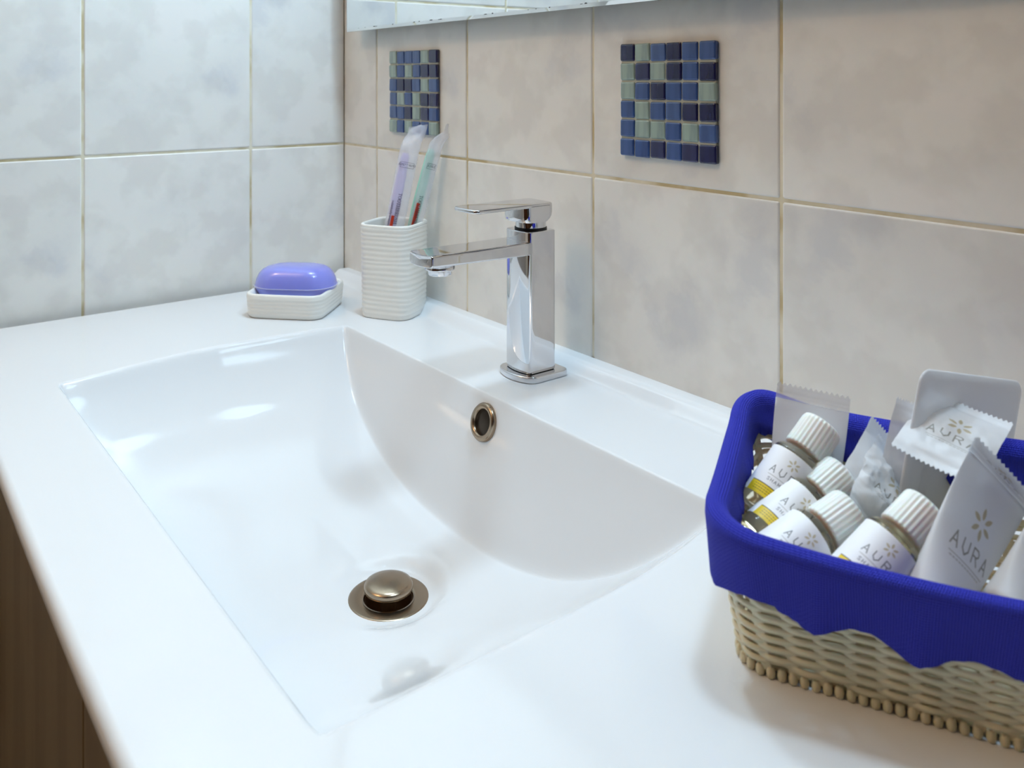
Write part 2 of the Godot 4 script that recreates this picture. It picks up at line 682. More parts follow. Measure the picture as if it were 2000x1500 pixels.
func vanity() -> void:
	var v := thing("washbasin_top", "glossy white ceramic counter with moulded rectangular washbasin", "washbasin", Vector3.ZERO)
	var xs := PackedFloat32Array()
	var x := 0.012
	while x < 1.058:
		xs.append(x)
		x += 0.0024 if x > 0.205 and x < 0.3 or x > 0.68 and x < 0.765 or x > 0.465 and x < 0.54 else 0.0048
	xs.append(1.06)
	var zs := PackedFloat32Array()
	var z := 0.0
	while z < 0.4585:
		zs.append(z)
		z += 0.0012 if z > 0.108 and z < 0.155 else 0.0016 if z > 0.38 and z < 0.41 or z < 0.034 else 0.0024 if z > 0.187 and z < 0.267 else 0.004
	zs.append(0.459)
	var nx := xs.size()
	var verts := PackedVector3Array()
	var nms := PackedVector3Array()
	var hs := []
	for j in zs.size():
		var row := PackedFloat32Array()
		for i in nx:
			row.append(top_height(xs[i], zs[j]))
		hs.append(row)
	var m := Mb.new()
	for j in zs.size():
		for i in nx:
			var i0 := maxi(i - 1, 0)
			var i1 := mini(i + 1, nx - 1)
			var j0 := maxi(j - 1, 0)
			var j1 := mini(j + 1, zs.size() - 1)
			var bow := front_bow(xs[i]) * smoothstep(0.405, 0.459, zs[j])
			m.add(Vector3(xs[i], hs[j][i], zs[j] + bow))
			nms.append(Vector3(-(hs[j][i1] - hs[j][i0]) / (xs[i1] - xs[i0]), 1, -(hs[j1][i] - hs[j0][i]) / (zs[j1] - zs[j0])).normalized())
	var rows := zs.size()
	# the rounded front edge, then its face and underside
	var R := 0.006
	for k in range(1, 10):
		for i in nx:
			var a := minf(k, 6) / 6.0 * PI / 2
			var y := -R + R * cos(a)
			var zz := 0.459 + front_bow(xs[i]) + R * sin(a)
			var n := Vector3(0, cos(a), sin(a))
			if k == 7:
				y = -0.0075
			elif k == 8:
				y = -0.009
				zz -= 0.0015
				n = Vector3(0, -0.8, 0.6)
			elif k == 9:
				y = -0.0095
				zz = 0.448
				n = Vector3.DOWN
			m.add(Vector3(xs[i], y, zz))
			nms.append(n)
	rows += 9
	for j in rows - 1:
		for i in nx - 1:
			var a := j * nx + i
			m.tri(a, a + 1, a + nx + 1)
			m.tri(a, a + nx + 1, a + nx)
	# side skirts
	for side in 2:
		var i := 0 if side == 0 else nx - 1
		var n := Vector3.LEFT if side == 0 else Vector3.RIGHT
		var at := PackedInt32Array()
		for j in zs.size() + 7:
			var p := m.v[j * nx + i]
			at.append(m.add(p))
			nms.append(n)
			m.add(Vector3(p.x, -0.0095, minf(p.z, 0.464 + front_bow(p.x))))
			nms.append(n)
		for j in at.size() - 1:
			if side == 0:
				m.tri(at[j], at[j + 1], at[j + 1] + 1)
				m.tri(at[j], at[j + 1] + 1, at[j] + 1)
			else:
				m.tri(at[j], at[j + 1] + 1, at[j + 1])
				m.tri(at[j], at[j] + 1, at[j + 1] + 1)
	m.ix.reverse()
	# check the winding against the first top triangle
	var t0 := (m.v[m.ix[m.ix.size() - 1]] - m.v[m.ix[m.ix.size() - 3]]).cross(m.v[m.ix[m.ix.size() - 2]] - m.v[m.ix[m.ix.size() - 3]])
	if t0.y < 0:
		m.ix.reverse()
	put("counter", m.mesh(nms), M.ceramic, v, Vector3(0, CY, 0))

	var c := thing("vanity_cabinet", "taupe brown vanity cabinet under the white washbasin", "cabinet", Vector3(0, 0, 0))
	var y0 := 0.12
	var y1 := CY - 0.0105
	for sx in [0.03, 1.03]:
		m = Mb.new()
		slab_y(m, 0.018, 0.40, 0.002, y0, y1, Vector2(sx, 0.225), 0.001)
		put("side_panel", m.mesh(), M.cabinet, c)
	m = Mb.new()
	slab_y(m, 0.98, 0.40, 0.002, y0, y0 + 0.018, Vector2(0.53, 0.225), 0.001)
	put("bottom_panel", m.mesh(), M.cabinet, c)
	m = Mb.new()
	slab_y(m, 0.94, 0.34, 0.002, 0.0, y0, Vector2(0.53, 0.2), 0.001)
	put("plinth", m.mesh(), M.cabinet, c)
	for k in 2:
		m = Mb.new()
		slab_y(m, 0.505, 0.018, 0.002, y0, y1 - 0.001, Vector2(0.277 + 0.506 * k, 0.438), 0.0015)
		var d := put("door", m.mesh(), M.cabinet, c)
		m = Mb.new()
		lathe(m, [[0.004, 0.0], [0.005, 0.002], [0.005, 0.108], [0.004, 0.11]], 12, Vector3(0.205 + 0.65 * k, CY - 0.29, 0.465))
		for e in [0.01, 0.1]:
			var st := PackedVector3Array([Vector3(0.205 + 0.65 * k, CY - 0.29 + e, 0.446), Vector3(0.205 + 0.65 * k, CY - 0.29 + e, 0.464)])
			tube(m, st, 0.004, 0.004, false, 8)
		put("handle", m.mesh(), M.nickel, d)


func front_bow(x: float) -> float:
	return 0.009 * (1.0 - pow((x - 0.65) / 0.55, 2))


func mirror() -> void:
	var t := thing("wall_mirror", "wall mirror with a thin worn lower edge above the tap", "mirror", P(0, 0, 0))
	# hung a hair out of level, as in the photograph
	t.rotation.z = 0.008
	var x0 := 0.0545
	var x1 := 0.94
	var y0 := 0.3287
	var y1 := 0.74
	var w := x1 - x0
	var h := y1 - y0
	put("backing_board", bx(w - 0.03, h - 0.03, 0.0195), mat(Color(0.35, 0.28, 0.2), 0.8), t, Vector3((x0 + x1) / 2, (y0 + y1) / 2, 0.0103))
	var m := Mb.new()
	m.loft([flat_z(rr(w, h, 0.001, 1), 0.0202, Vector2((x0 + x1) / 2, (y0 + y1) / 2)), flat_z(rr(w, h, 0.001, 1), 0.0235, Vector2((x0 + x1) / 2, (y0 + y1) / 2))], true, false)
	put("glass_edge", m.mesh(), M.glass_edge, t)
	var mid := Vector2((x0 + x1) / 2, (y0 + y1) / 2)
	m = Mb.new()
	m.loft([flat_z(rr(w - 0.007, h - 0.007, 0.001, 1), 0.02495, mid), flat_z(rr(w - 0.0072, h - 0.0072, 0.001, 1), 0.0250, mid)], false, true)
	put("mirror_glass", m.mesh(), M.mirror, t)
	m = Mb.new()
	m.loft([flat_z(rr(w, h, 0.001, 1), 0.0235, mid), flat_z(rr(w - 0.007, h - 0.007, 0.001, 1), 0.0250, mid)], false, false)
	put("bevelled_border", m.mesh(), M.mirror, t)
	# dark specks where the silvering has gone along the lower edge
	rng.seed = 77
	m = Mb.new()
	for k in 46:
		var f := pow(rng.randf(), 0.7)
		var x := x0 + 0.02 + f * (w - 0.05)
		var l := rng.randf_range(0.0015, 0.006)
		var hh := rng.randf_range(0.0004, 0.0011)
		m.grid([PackedVector3Array([Vector3(x, y0 + 0.0030, 0.02515), Vector3(x + l, y0 + 0.0030, 0.02515)]), PackedVector3Array([Vector3(x + l * 0.2, y0 + hh + 0.0030, 0.02515), Vector3(x + l * 0.8, y0 + hh + 0.0030, 0.02515)])], 0)
	var sp := put("worn_silvering", m.mesh(), mat(Color(0.2, 0.15, 0.1), 0.6), t)
	sp.set_meta("kind", "stuff")


func mosaic(cells: String, at: Vector3, w: float, h: float, label: String, seed_: int) -> void:
	var t := thing("mosaic_panel", label, "mosaic", at, "")
	rng.seed = seed_
	var m := Mb.new()
	m.loft([flat_z(rr(w - 0.002, h - 0.002, 0.001, 1), 0.0, Vector2(w / 2, h / 2)), flat_z(rr(w - 0.002, h - 0.002, 0.001, 1), 0.0036, Vector2(w / 2, h / 2))])
	put("mosaic_grout", m.mesh(), M.mosaic_grout, t)
	if not M.has("glass"):
		M.glass = {}
		var streaks := noise_tex(0.02, 3, 31, [Color(0.86, 0.87, 0.89), Color(0.98, 0.98, 0.98), Color(1, 1, 1)], [0.25, 0.6, 0.9], 128)
		for k in [["D", Color(0.075, 0.09, 0.30)], ["M", Color(0.21, 0.33, 0.57)], ["G", Color(0.62, 0.70, 0.66)]]:
			M.glass[k[0]] = []
			for i in 3:
				var g := mat((k[1] as Color).lightened(0.07 * (i - 0.7)) if i else k[1], 0.25)
				g.clearcoat_enabled = true
				g.clearcoat = 0.5
				g.albedo_texture = streaks
				g.uv1_triplanar = true
				g.uv1_scale = Vector3(32, 5, 32)
				g.uv1_offset = Vector3(0.37 * i, 0.2 * i, 0)
				g.clearcoat_roughness = 0.03
				M.glass[k[0]].append(g)
	var pw := w / 6
	var ph := h / 6
	var meshes := []
	for k in 3:
		var mm := Mb.new()
		var rings := []
		for e in [[0.0, 0.0006], [0.0, 0.0036], [0.0003, 0.0043], [0.0010, 0.0047], [0.0018, 0.0048]]:
			rings.append(flat_z(rr(pw - 0.0005 - 0.0003 * k - 2 * e[0], ph - 0.0015 - 2 * e[0], 0.0014, 2), e[1]))
		mm.loft(rings)
		meshes.append(mm.mesh())
	for i in 36:
		var r := i / 6
		var c := i % 6
		var o := put("mosaic_tile", meshes[rng.randi() % 3], M.glass[cells[i]][rng.randi() % 3], t)
		o.position = Vector3((c + 0.5) * pw + rng.randf_range(-0.0004, 0.0004), h - (r + 0.5) * ph + rng.randf_range(-0.0003, 0.0003), rng.randf_range(0, 0.0005))
		o.rotation = Vector3(rng.randf_range(-0.02, 0.02), rng.randf_range(-0.02, 0.02), rng.randf_range(-0.012, 0.012))


# ---------------------------------------------------------------- tap, overflow, waste

func faucet() -> void:
	var cx := 0.4635
	var t := thing("faucet", "square chrome single-lever basin tap on the back of the washbasin", "faucet", P(cx, 0, 0))
	var m := Mb.new()
	slab_y(m, 0.0495, 0.043, 0.006, 0.0, 0.006, Vector2(0, 0.0495), 0.0012, Vector4(0, 0.008, 0, 0), 4, 8)
	put("base_plate", m.mesh(), M.chrome, t)
	m = Mb.new()
	var rings := []
	for k in [[0.0005, 0.0062], [0.0, 0.007], [0.0, 0.1315], [0.0003, 0.1321], [0.001, 0.1325]]:
		rings.append(flat_y(rr(0.035 - 2 * k[0], 0.030 - 2 * k[0], 0.0025, 4, 8, Vector4(0, 0.0035, 0, 0)), k[1], Vector2(0, 0.0535)))
	m.loft(rings)
	put("body", m.mesh(), M.chrome, t)
	# spout: slices along z
	m = Mb.new()
	rings = []
	for k in [[0.0664, 0.0117, 0.0], [0.075, 0.0117, 0.0], [0.12, 0.0108, 0.0], [0.160, 0.0100, 0.3], [0.1705, 0.0100, 1.0], [0.1716, 0.0098, 1.0], [0.1722, 0.0090, 1.0]]:
		var hgt: float = k[1]
		var ring := PackedVector3Array()
		var shr := 0.0 if k[0] < 0.171 else 0.0008 if k[0] < 0.172 else 0.002
		for q in rr(0.0349 - shr, hgt - shr * 0.4, 0.0016, 3, 8):
			ring.append(Vector3(q.x, 0.1238 - k[1] / 2 + q.y, k[0] + 0.0045 * k[2] * (1 - pow(q.x / 0.0175, 2))))
		rings.append(ring)
	m.loft(rings)
	put("spout", m.mesh(), M.chrome, t)
	m = Mb.new()
	lathe(m, [[0.0128, 0.1145], [0.0128, 0.109], [0.0120, 0.108], [0.0102, 0.1075], [0.0102, 0.1045], [0.0096, 0.1038], [0.0088, 0.1038], [0.0086, 0.106], [0.002, 0.106]], 32, Vector3(0, 0, 0.153))
	put("aerator", m.mesh(), M.chrome, t)
	m = Mb.new()
	lathe(m, [[0.0142, 0.1320], [0.0148, 0.1326], [0.0148, 0.1342], [0.0142, 0.1346]], 32, Vector3(0, 0, 0.0535))
	put("gasket", m.mesh(), M.dark, t)
	m = Mb.new()
	lathe(m, [[0.0138, 0.1335], [0.0141, 0.1345], [0.0141, 0.142], [0.0138, 0.143]], 32, Vector3(0, 0, 0.0535))
	put("cartridge_collar", m.mesh(), M.chrome, t)
	# lever: block behind, plate to the front
	m = Mb.new()
	rings = []
	for k in [[0.0475, 0.0225, 0.1405], [0.046, 0.0250, 0.1408], [0.0428, 0.0285, 0.1432], [0.0412, 0.0303, 0.1455], [0.0405, 0.0310, 0.149], [0.0405, 0.0310, 0.1546], [0.041, 0.0304, 0.1552]]:
		rings.append(flat_y(rr(0.035, k[1], 0.0045, 4, 8, Vector4(0, 0.003, 0, 0)), k[2], Vector2(0, k[0] + k[1] / 2)))
	m.loft(rings)
	put("lever_block", m.mesh(), M.chrome, t)
	m = Mb.new()
	rings = []
	for k in [[0.0012, 0.1538], [0.0003, 0.1542], [0.0, 0.1549], [0.0, 0.1562], [0.0003, 0.1569], [0.001, 0.1573]]:
		var r := flat_y(rr(0.035 - 2 * k[0], 0.0865 - 2 * k[0], 0.004, 4, 8, Vector4(0, 0.002, 0, 0)), k[1], Vector2(0, 0.0842))
		rings.append(r)
	m.loft(rings)
	put("lever", m.mesh(), M.chrome, t)


func overflow_and_drain() -> void:
	var t := thing("overflow_ring", "small oval metal overflow ring in the back slope of the basin", "overflow", P(0.4845, -0.0215, 0.1221))
	t.rotation.x = -PI / 2 + 1.3
	var m := Mb.new()
	lathe(m, [[0.0100, -0.002], [0.0100, 0.0016], [0.0108, 0.0032], [0.0124, 0.0040], [0.0144, 0.0035], [0.0157, 0.0018], [0.0160, -0.004]], 40, Vector3.ZERO, 0.0, 0, false, false)
	var ring := put("ring", m.mesh(), M.waste, t)
	ring.rotation.x = PI / 2 - 0.02
	m = Mb.new()
	lathe(m, [[0.0102, -0.0005], [0.0102, 0.0009], [0.002, 0.0009]], 32)
	put("dark_opening", m.mesh(), M.dark_hole, t).rotation.x = PI / 2 - 0.02

	var d := thing("drain_stopper", "round brushed metal pop-up waste in the basin floor", "drain", P(DRAIN.x, -0.1245, DRAIN.y))
	m = Mb.new()
	lathe(m, [[0.0185, -0.02], [0.0185, 0.0008], [0.0192, 0.0018], [0.0215, 0.0022], [0.0290, 0.0020], [0.0306, 0.0014], [0.0310, 0.0002], [0.0305, -0.0005]], 48, Vector3.ZERO, 0.0, 0, false, false)
	put("flange", m.mesh(), M.waste, d)
	m = Mb.new()
	lathe(m, [[0.0182, -0.022], [0.0182, 0.0002], [0.0178, 0.0002], [0.0178, -0.02]], 32, Vector3.ZERO, 0.0, 0, true, true)
	put("waste_tube", m.mesh(), M.brown_metal, d)
	m = Mb.new()
	lathe(m, [[0.006, -0.02], [0.006, 0.008]], 16)
	put("stem", m.mesh(), M.brown_metal, d)
	m = Mb.new()
	lathe(m, [[0.0165, 0.0066], [0.0178, 0.0070], [0.0184, 0.0085], [0.0184, 0.0105], [0.0176, 0.0122], [0.0150, 0.0133], [0.010, 0.0142], [0.004, 0.0147]], 48)
	put("cap", m.mesh(), M.waste, d)


# ---------------------------------------------------------------- cup, soap dish, soap, toothbrushes

func cup() -> void:
	var t := thing("toothbrush_cup", "white ribbed ceramic cup in the corner holding wrapped toothbrushes", "cup", P(0.2120, 0.0, 0.0470))
	t.rotation.y = deg_to_rad(31)
	var m := Mb.new()
	rng.seed = 3
	var rings := []
	var ys := [0.0, 0.0006, 0.0016]
	var outs := [-0.0016, -0.0004, 0.0]
	var y := 0.004
	while y < 0.098:
		var pitch := rng.randf_range(0.0042, 0.0066)
		for k in 5:
			ys.append(y + pitch * k / 5.0)
			outs.append(0.0006 * sin(PI * k / 5.0))
		y += pitch
	for k in [[0.1, 0.0004], [0.1035, 0.0004], [0.1047, -0.0002], [0.105, -0.0012], [0.1046, -0.0024], [0.1025, -0.0032], [0.09, -0.0036], [0.01, -0.0046], [0.007, -0.008]]:
		ys.append(k[0])
		outs.append(k[1])
	for i in ys.size():
		var taper: float = lerpf(0.0575, 0.0598, ys[i] / 0.105)
		var r := flat_y(rr(taper + 2 * outs[i], taper + 2 * outs[i], 0.0105, 6, 8, Vector4.ONE * 0.0022), ys[i])
		if ys[i] > 0.003 and ys[i] < 0.1:
			for j in r.size():
				r[j].y += 0.0004 * sin(TAU * j / r.size() * 2.0 + ys[i] * 60.0) + 0.00025 * sin(TAU * j / r.size() * 5.0 + ys[i] * 150.0)
		rings.append(r)
	m.loft(rings)
	put("cup_body", m.mesh(), M.white_clay, t)


func soap() -> void:
	var t := thing("soap_dish", "low square white ribbed ceramic soap dish beside the cup", "soap dish", P(0.1308, 0.0, 0.1308))
	t.rotation.y = deg_to_rad(44.5)
	var m := Mb.new()
	var rings := []
	var prof := [[-0.004, 0.0], [-0.0018, 0.0006], [-0.0006, 0.0026]]
	for i in 5:
		for k in 4:
			prof.append([-0.0004 + 0.0008 * sin(PI * k / 4.0) + i * 0.0003, 0.0034 + i * 0.0042 + k * 0.00105])
	prof.append_array([[0.0012, 0.0246], [0.0010, 0.0264], [-0.0004, 0.0274], [-0.0020, 0.0274], [-0.0036, 0.0268], [-0.0052, 0.0245], [-0.0080, 0.016], [-0.014, 0.0138], [-0.03, 0.0135]])
	for k in prof:
		rings.append(flat_y(rr(0.0885 + 2 * k[0], 0.0885 + 2 * k[0], maxf(0.0135 + k[0], 0.004), 6, 4, Vector4.ONE * 0.0012), k[1]))
	m.loft(rings)
	put("dish", m.mesh(), M.white_clay, t)
	for k in 4:
		m = Mb.new()
		slab_y(m, 0.052, 0.004, 0.0018, 0.0134, 0.0164, Vector2(0, -0.021 + 0.014 * k), 0.001)
		put("drain_rib", m.mesh(), M.white_clay, t)

	var s := thing("soap_bar", "lavender blue soap bar in clear film on the white dish", "soap", P(0.1308, 0.0152, 0.1308))
	s.rotation.y = deg_to_rad(47)
	m = Mb.new()
	rings = []
	for k in [[0.66, 0.0], [0.77, 0.0007], [0.84, 0.0030], [0.93, 0.0068], [0.975, 0.0105], [0.992, 0.0128], [0.996, 0.0132], [0.992, 0.0137], [0.98, 0.0155], [0.95, 0.0200], [0.895, 0.0248], [0.81, 0.0288], [0.70, 0.0312], [0.5, 0.0328], [0.25, 0.0333]]:
		rings.append(flat_y(rr(0.096 * k[0], 0.061 * k[0], 0.0288 * k[0], 10, 6), k[1] * 1.12))
	m.loft(rings)
	var sm := mat(Color(0.56, 0.58, 0.92), 0.24)
	sm.clearcoat_enabled = true
	sm.clearcoat = 0.7
	sm.clearcoat_roughness = 0.06
	sm.subsurf_scatter_enabled = true
	sm.subsurf_scatter_strength = 0.1
	put("soap_body", m.mesh(), sm, s)
	m = Mb.new()
	rings = []
	for k in [[0.0, 0.0127], [0.0009, 0.0130], [0.0009, 0.0134], [0.0, 0.0137]]:
		rings.append(flat_y(rr(0.0956 + 2 * k[0], 0.0607 + 2 * k[0], 0.0286 + k[0], 10, 6), k[1] * 1.12))
	m.loft(rings, false, false)
	put("film_seam", m.mesh(), M.film, s)


func packet(label: String, at: Vector3, xa: Vector3, ya: Vector3, w: float, h: float, col: Color, bend: float, seed_: int) -> Node3D:
	var t := thing("toothbrush_packet", label, "toothbrush", at, "wrapped toothbrushes in the cup")
	ya = ya.normalized()
	xa = (xa - ya * xa.dot(ya)).normalized()
	t.basis = Basis(xa, ya, xa.cross(ya))
	var nz := FastNoiseLite.new()
	nz.seed = seed_
	nz.frequency = 60.0
	var rows := []
	var ny := 60
	for j in ny + 1:
		var y := h * j / ny
		var ring := PackedVector3Array()
		var loose := smoothstep(h - 0.035, h - 0.005, y)
		var ends := smoothstep(0.0, 0.01, y) * smoothstep(0.0, 0.008, h - y)
		for i in 24:
			var a := TAU * i / 24
			var x := w / 2 * cos(a)
			var th := (0.0052 * ends + 0.0003) * (1.0 - 0.35 * loose)
			var zz := th * sin(a)
			var crumple := nz.get_noise_3d(x, y, zz * 2.0) * (0.0010 + 0.0042 * loose)
			x *= 1.0 - 0.05 * loose + 0.05 * nz.get_noise_2d(y * 0.6, 4.0)
			ring.append(Vector3(x + bend * loose * loose * 0.014, y + crumple * 0.8 + 0.003 * loose * cos(a * 1.0) * signf(bend), zz + crumple - 0.003 * loose))
		rows.append(ring)
	var m := Mb.new()
	m.loft(rows, true, true)
	put("wrapper", m.mesh(), M.film, t)
	# the toothbrush inside: handle above, neck and head towards the bottom
	m = Mb.new()
	rows = []
	for k in [[0.0022, 0.006], [0.0050, 0.008], [0.0055, 0.018], [0.0052, 0.026], [0.0026, 0.032], [0.0026, 0.075], [0.0046, 0.088], [0.0058, 0.11], [0.0056, 0.140], [0.0048, h - 0.040], [0.0032, h - 0.034]]:
		rows.append(flat_y(rr(k[0] * 2, 0.0046, 0.0020, 4), k[1], Vector2(-0.0035, -0.001)))
	m.loft(rows)
	var hm := mat(col, 0.3)
	put("toothbrush", m.mesh(), hm, t)
	m = Mb.new()
	slab_y(m, 0.009, 0.009, 0.002, 0.008, 0.026, Vector2(-0.0035, 0.0045), 0.001)
	put("bristles", m.mesh(), M.white_plastic, t)
	return t


func print_on(t: Node3D, text: String, size: float, at: Vector3, turn: float, serif := true) -> void:
	var tm := TextMesh.new()
	tm.text = text
	var f := SystemFont.new()
	f.font_names = PackedStringArray(["Droid Serif" if serif else "Droid Sans"])
	tm.font = f
	tm.font_size = 32
	tm.pixel_size = size / 32.0
	tm.depth = 0.00015
	var o := put("printed_text", tm, M.ink, t, at)
	o.rotation.z = turn


func frame_mesh(w: float, h: float, t: float) -> ArrayMesh:
	var m := Mb.new()
	for k in [[0.0, h / 2, w, t], [0.0, -h / 2, w, t], [w / 2, 0.0, t, h], [-w / 2, 0.0, t, h]]:
		m.loft([flat_z(rr(k[2], k[3], t * 0.2, 1), 0.0, Vector2(k[0], k[1])), flat_z(rr(k[2], k[3], t * 0.2, 1), 0.00015, Vector2(k[0], k[1]))])
	return m.mesh()


func toothbrushes() -> void:
	var a := packet("lilac toothbrush in a clear printed wrapper, left one in the white cup", P(0.2085, 0.0125, 0.0654), Vector3(0.589, -0.19, -0.783), Vector3(0.052, 0.9785, -0.199), 0.0225, 0.207, Color(0.80, 0.74, 0.91), 0.3, 5)
	put("printed_frame", frame_mesh(0.0155, 0.0062, 0.0003), M.ink, a, Vector3(0.001, 0.160, 0.0056))
	print_on(a, "oowurnty", 0.0042, Vector3(0.001, 0.160, 0.0056), PI)
	print_on(a, "TOOTHBRUSH", 0.0052, Vector3(0.0, 0.1095, 0.0060), -PI / 2)
	put("red_label", bx(0.0034, 0.03, 0.0002), M.red, a, Vector3(-0.0035, 0.086, 0.0058))
	print_on(a, "individually wrapped", 0.0024, Vector3(-0.0068, 0.103, 0.0052), -PI / 2, false)
	var b := packet("mint green toothbrush in a clear printed wrapper, right one in the white cup", P(0.2100, 0.0125, 0.0440), Vector3(0.48, -0.27, -0.83), Vector3(0.190, 0.9651, -0.170), 0.0155, 0.214, Color(0.66, 0.87, 0.80), 0.9, 12)
	put("printed_frame", frame_mesh(0.0095, 0.0062, 0.0003), M.ink, b, Vector3(0.0005, 0.162, 0.0056))
	print_on(b, "rnty", 0.0042, Vector3(0.0005, 0.162, 0.0056), PI)
	print_on(b, "TOOTHBRUSH", 0.0052, Vector3(-0.002, 0.1095, 0.0060), -PI / 2)
	put("red_label", bx(0.0040, 0.036, 0.0002), M.red, b, Vector3(-0.0030, 0.1, 0.0054))


# ---------------------------------------------------------------- basket

const BC := Vector3(0.8777, 0.0, 0.1565)
var bu := Vector3(0.891, 0, -0.454)
var bv := Vector3(0.454, 0, 0.891)


func per(w: float, d: float, rc: float, s: float) -> Vector4:
	# point (x, y) and outward normal (z, w) at the share s of a rounded rectangle's outline
	var hw := w / 2 - rc
	var hd := d / 2 - rc
	var arc := PI / 2 * rc
	var total := 4 * (hw + hd) + 4 * arc
	var q := fposmod(s, 1.0) * total
	var sides := [[Vector2(hw + rc, -hd), Vector2(0, 1), 2 * hd], [Vector2(hw, hd + rc), Vector2(-1, 0), 2 * hw], [Vector2(-hw - rc, hd), Vector2(0, -1), 2 * hd], [Vector2(-hw, -hd - rc), Vector2(1, 0), 2 * hw]]
	for k in 4:
		var sd: Array = sides[k]
		var dir: Vector2 = sd[1]
		var nrm := Vector2(dir.y, -dir.x)
		if q <= sd[2]:
			var p: Vector2 = sd[0] + dir * q
			return Vector4(p.x, p.y, nrm.x, nrm.y)
		q -= sd[2]
		if q <= arc:
			var a := q / arc * PI / 2
			var c: Vector2 = sd[0] + dir * sd[2] - nrm * rc
			var n := nrm.rotated(a)
			return Vector4(c.x + n.x * rc, c.y + n.y * rc, n.x, n.y)
		q -= arc
	return Vector4(hw + rc, -hd, 1, 0)


func basket_at(s: float, y: float, off: float) -> Vector3:
	# on the flaring basket wall: share s round it, height y, off outwards (basket's own axes: x = bu, z = bv)
	var f := clampf(y / 0.075, 0.0, 1.2)
	var q := per(lerpf(0.164, 0.184, f) + 2 * off, lerpf(0.086, 0.118, f) + 2 * off, lerpf(0.016, 0.024, f) + maxf(off, -0.01), s)
	return Vector3(q.x, y, q.y)


func rim_y(s: float) -> float:
	# higher along the back, a little slack along the front
	var q := per(0.18, 0.11, 0.02, s)
	var back := smoothstep(0.05, -0.055, q.y)
	var mid := 1.0 - pow(q.x / 0.092, 2)
	var corner := exp(-pow((q.x + 0.085) / 0.018, 2)) * smoothstep(-0.02, -0.05, q.y)
	return lerpf(0.0725 - 0.007 * mid, 0.088 - 0.003 * mid, back) + 0.006 * corner


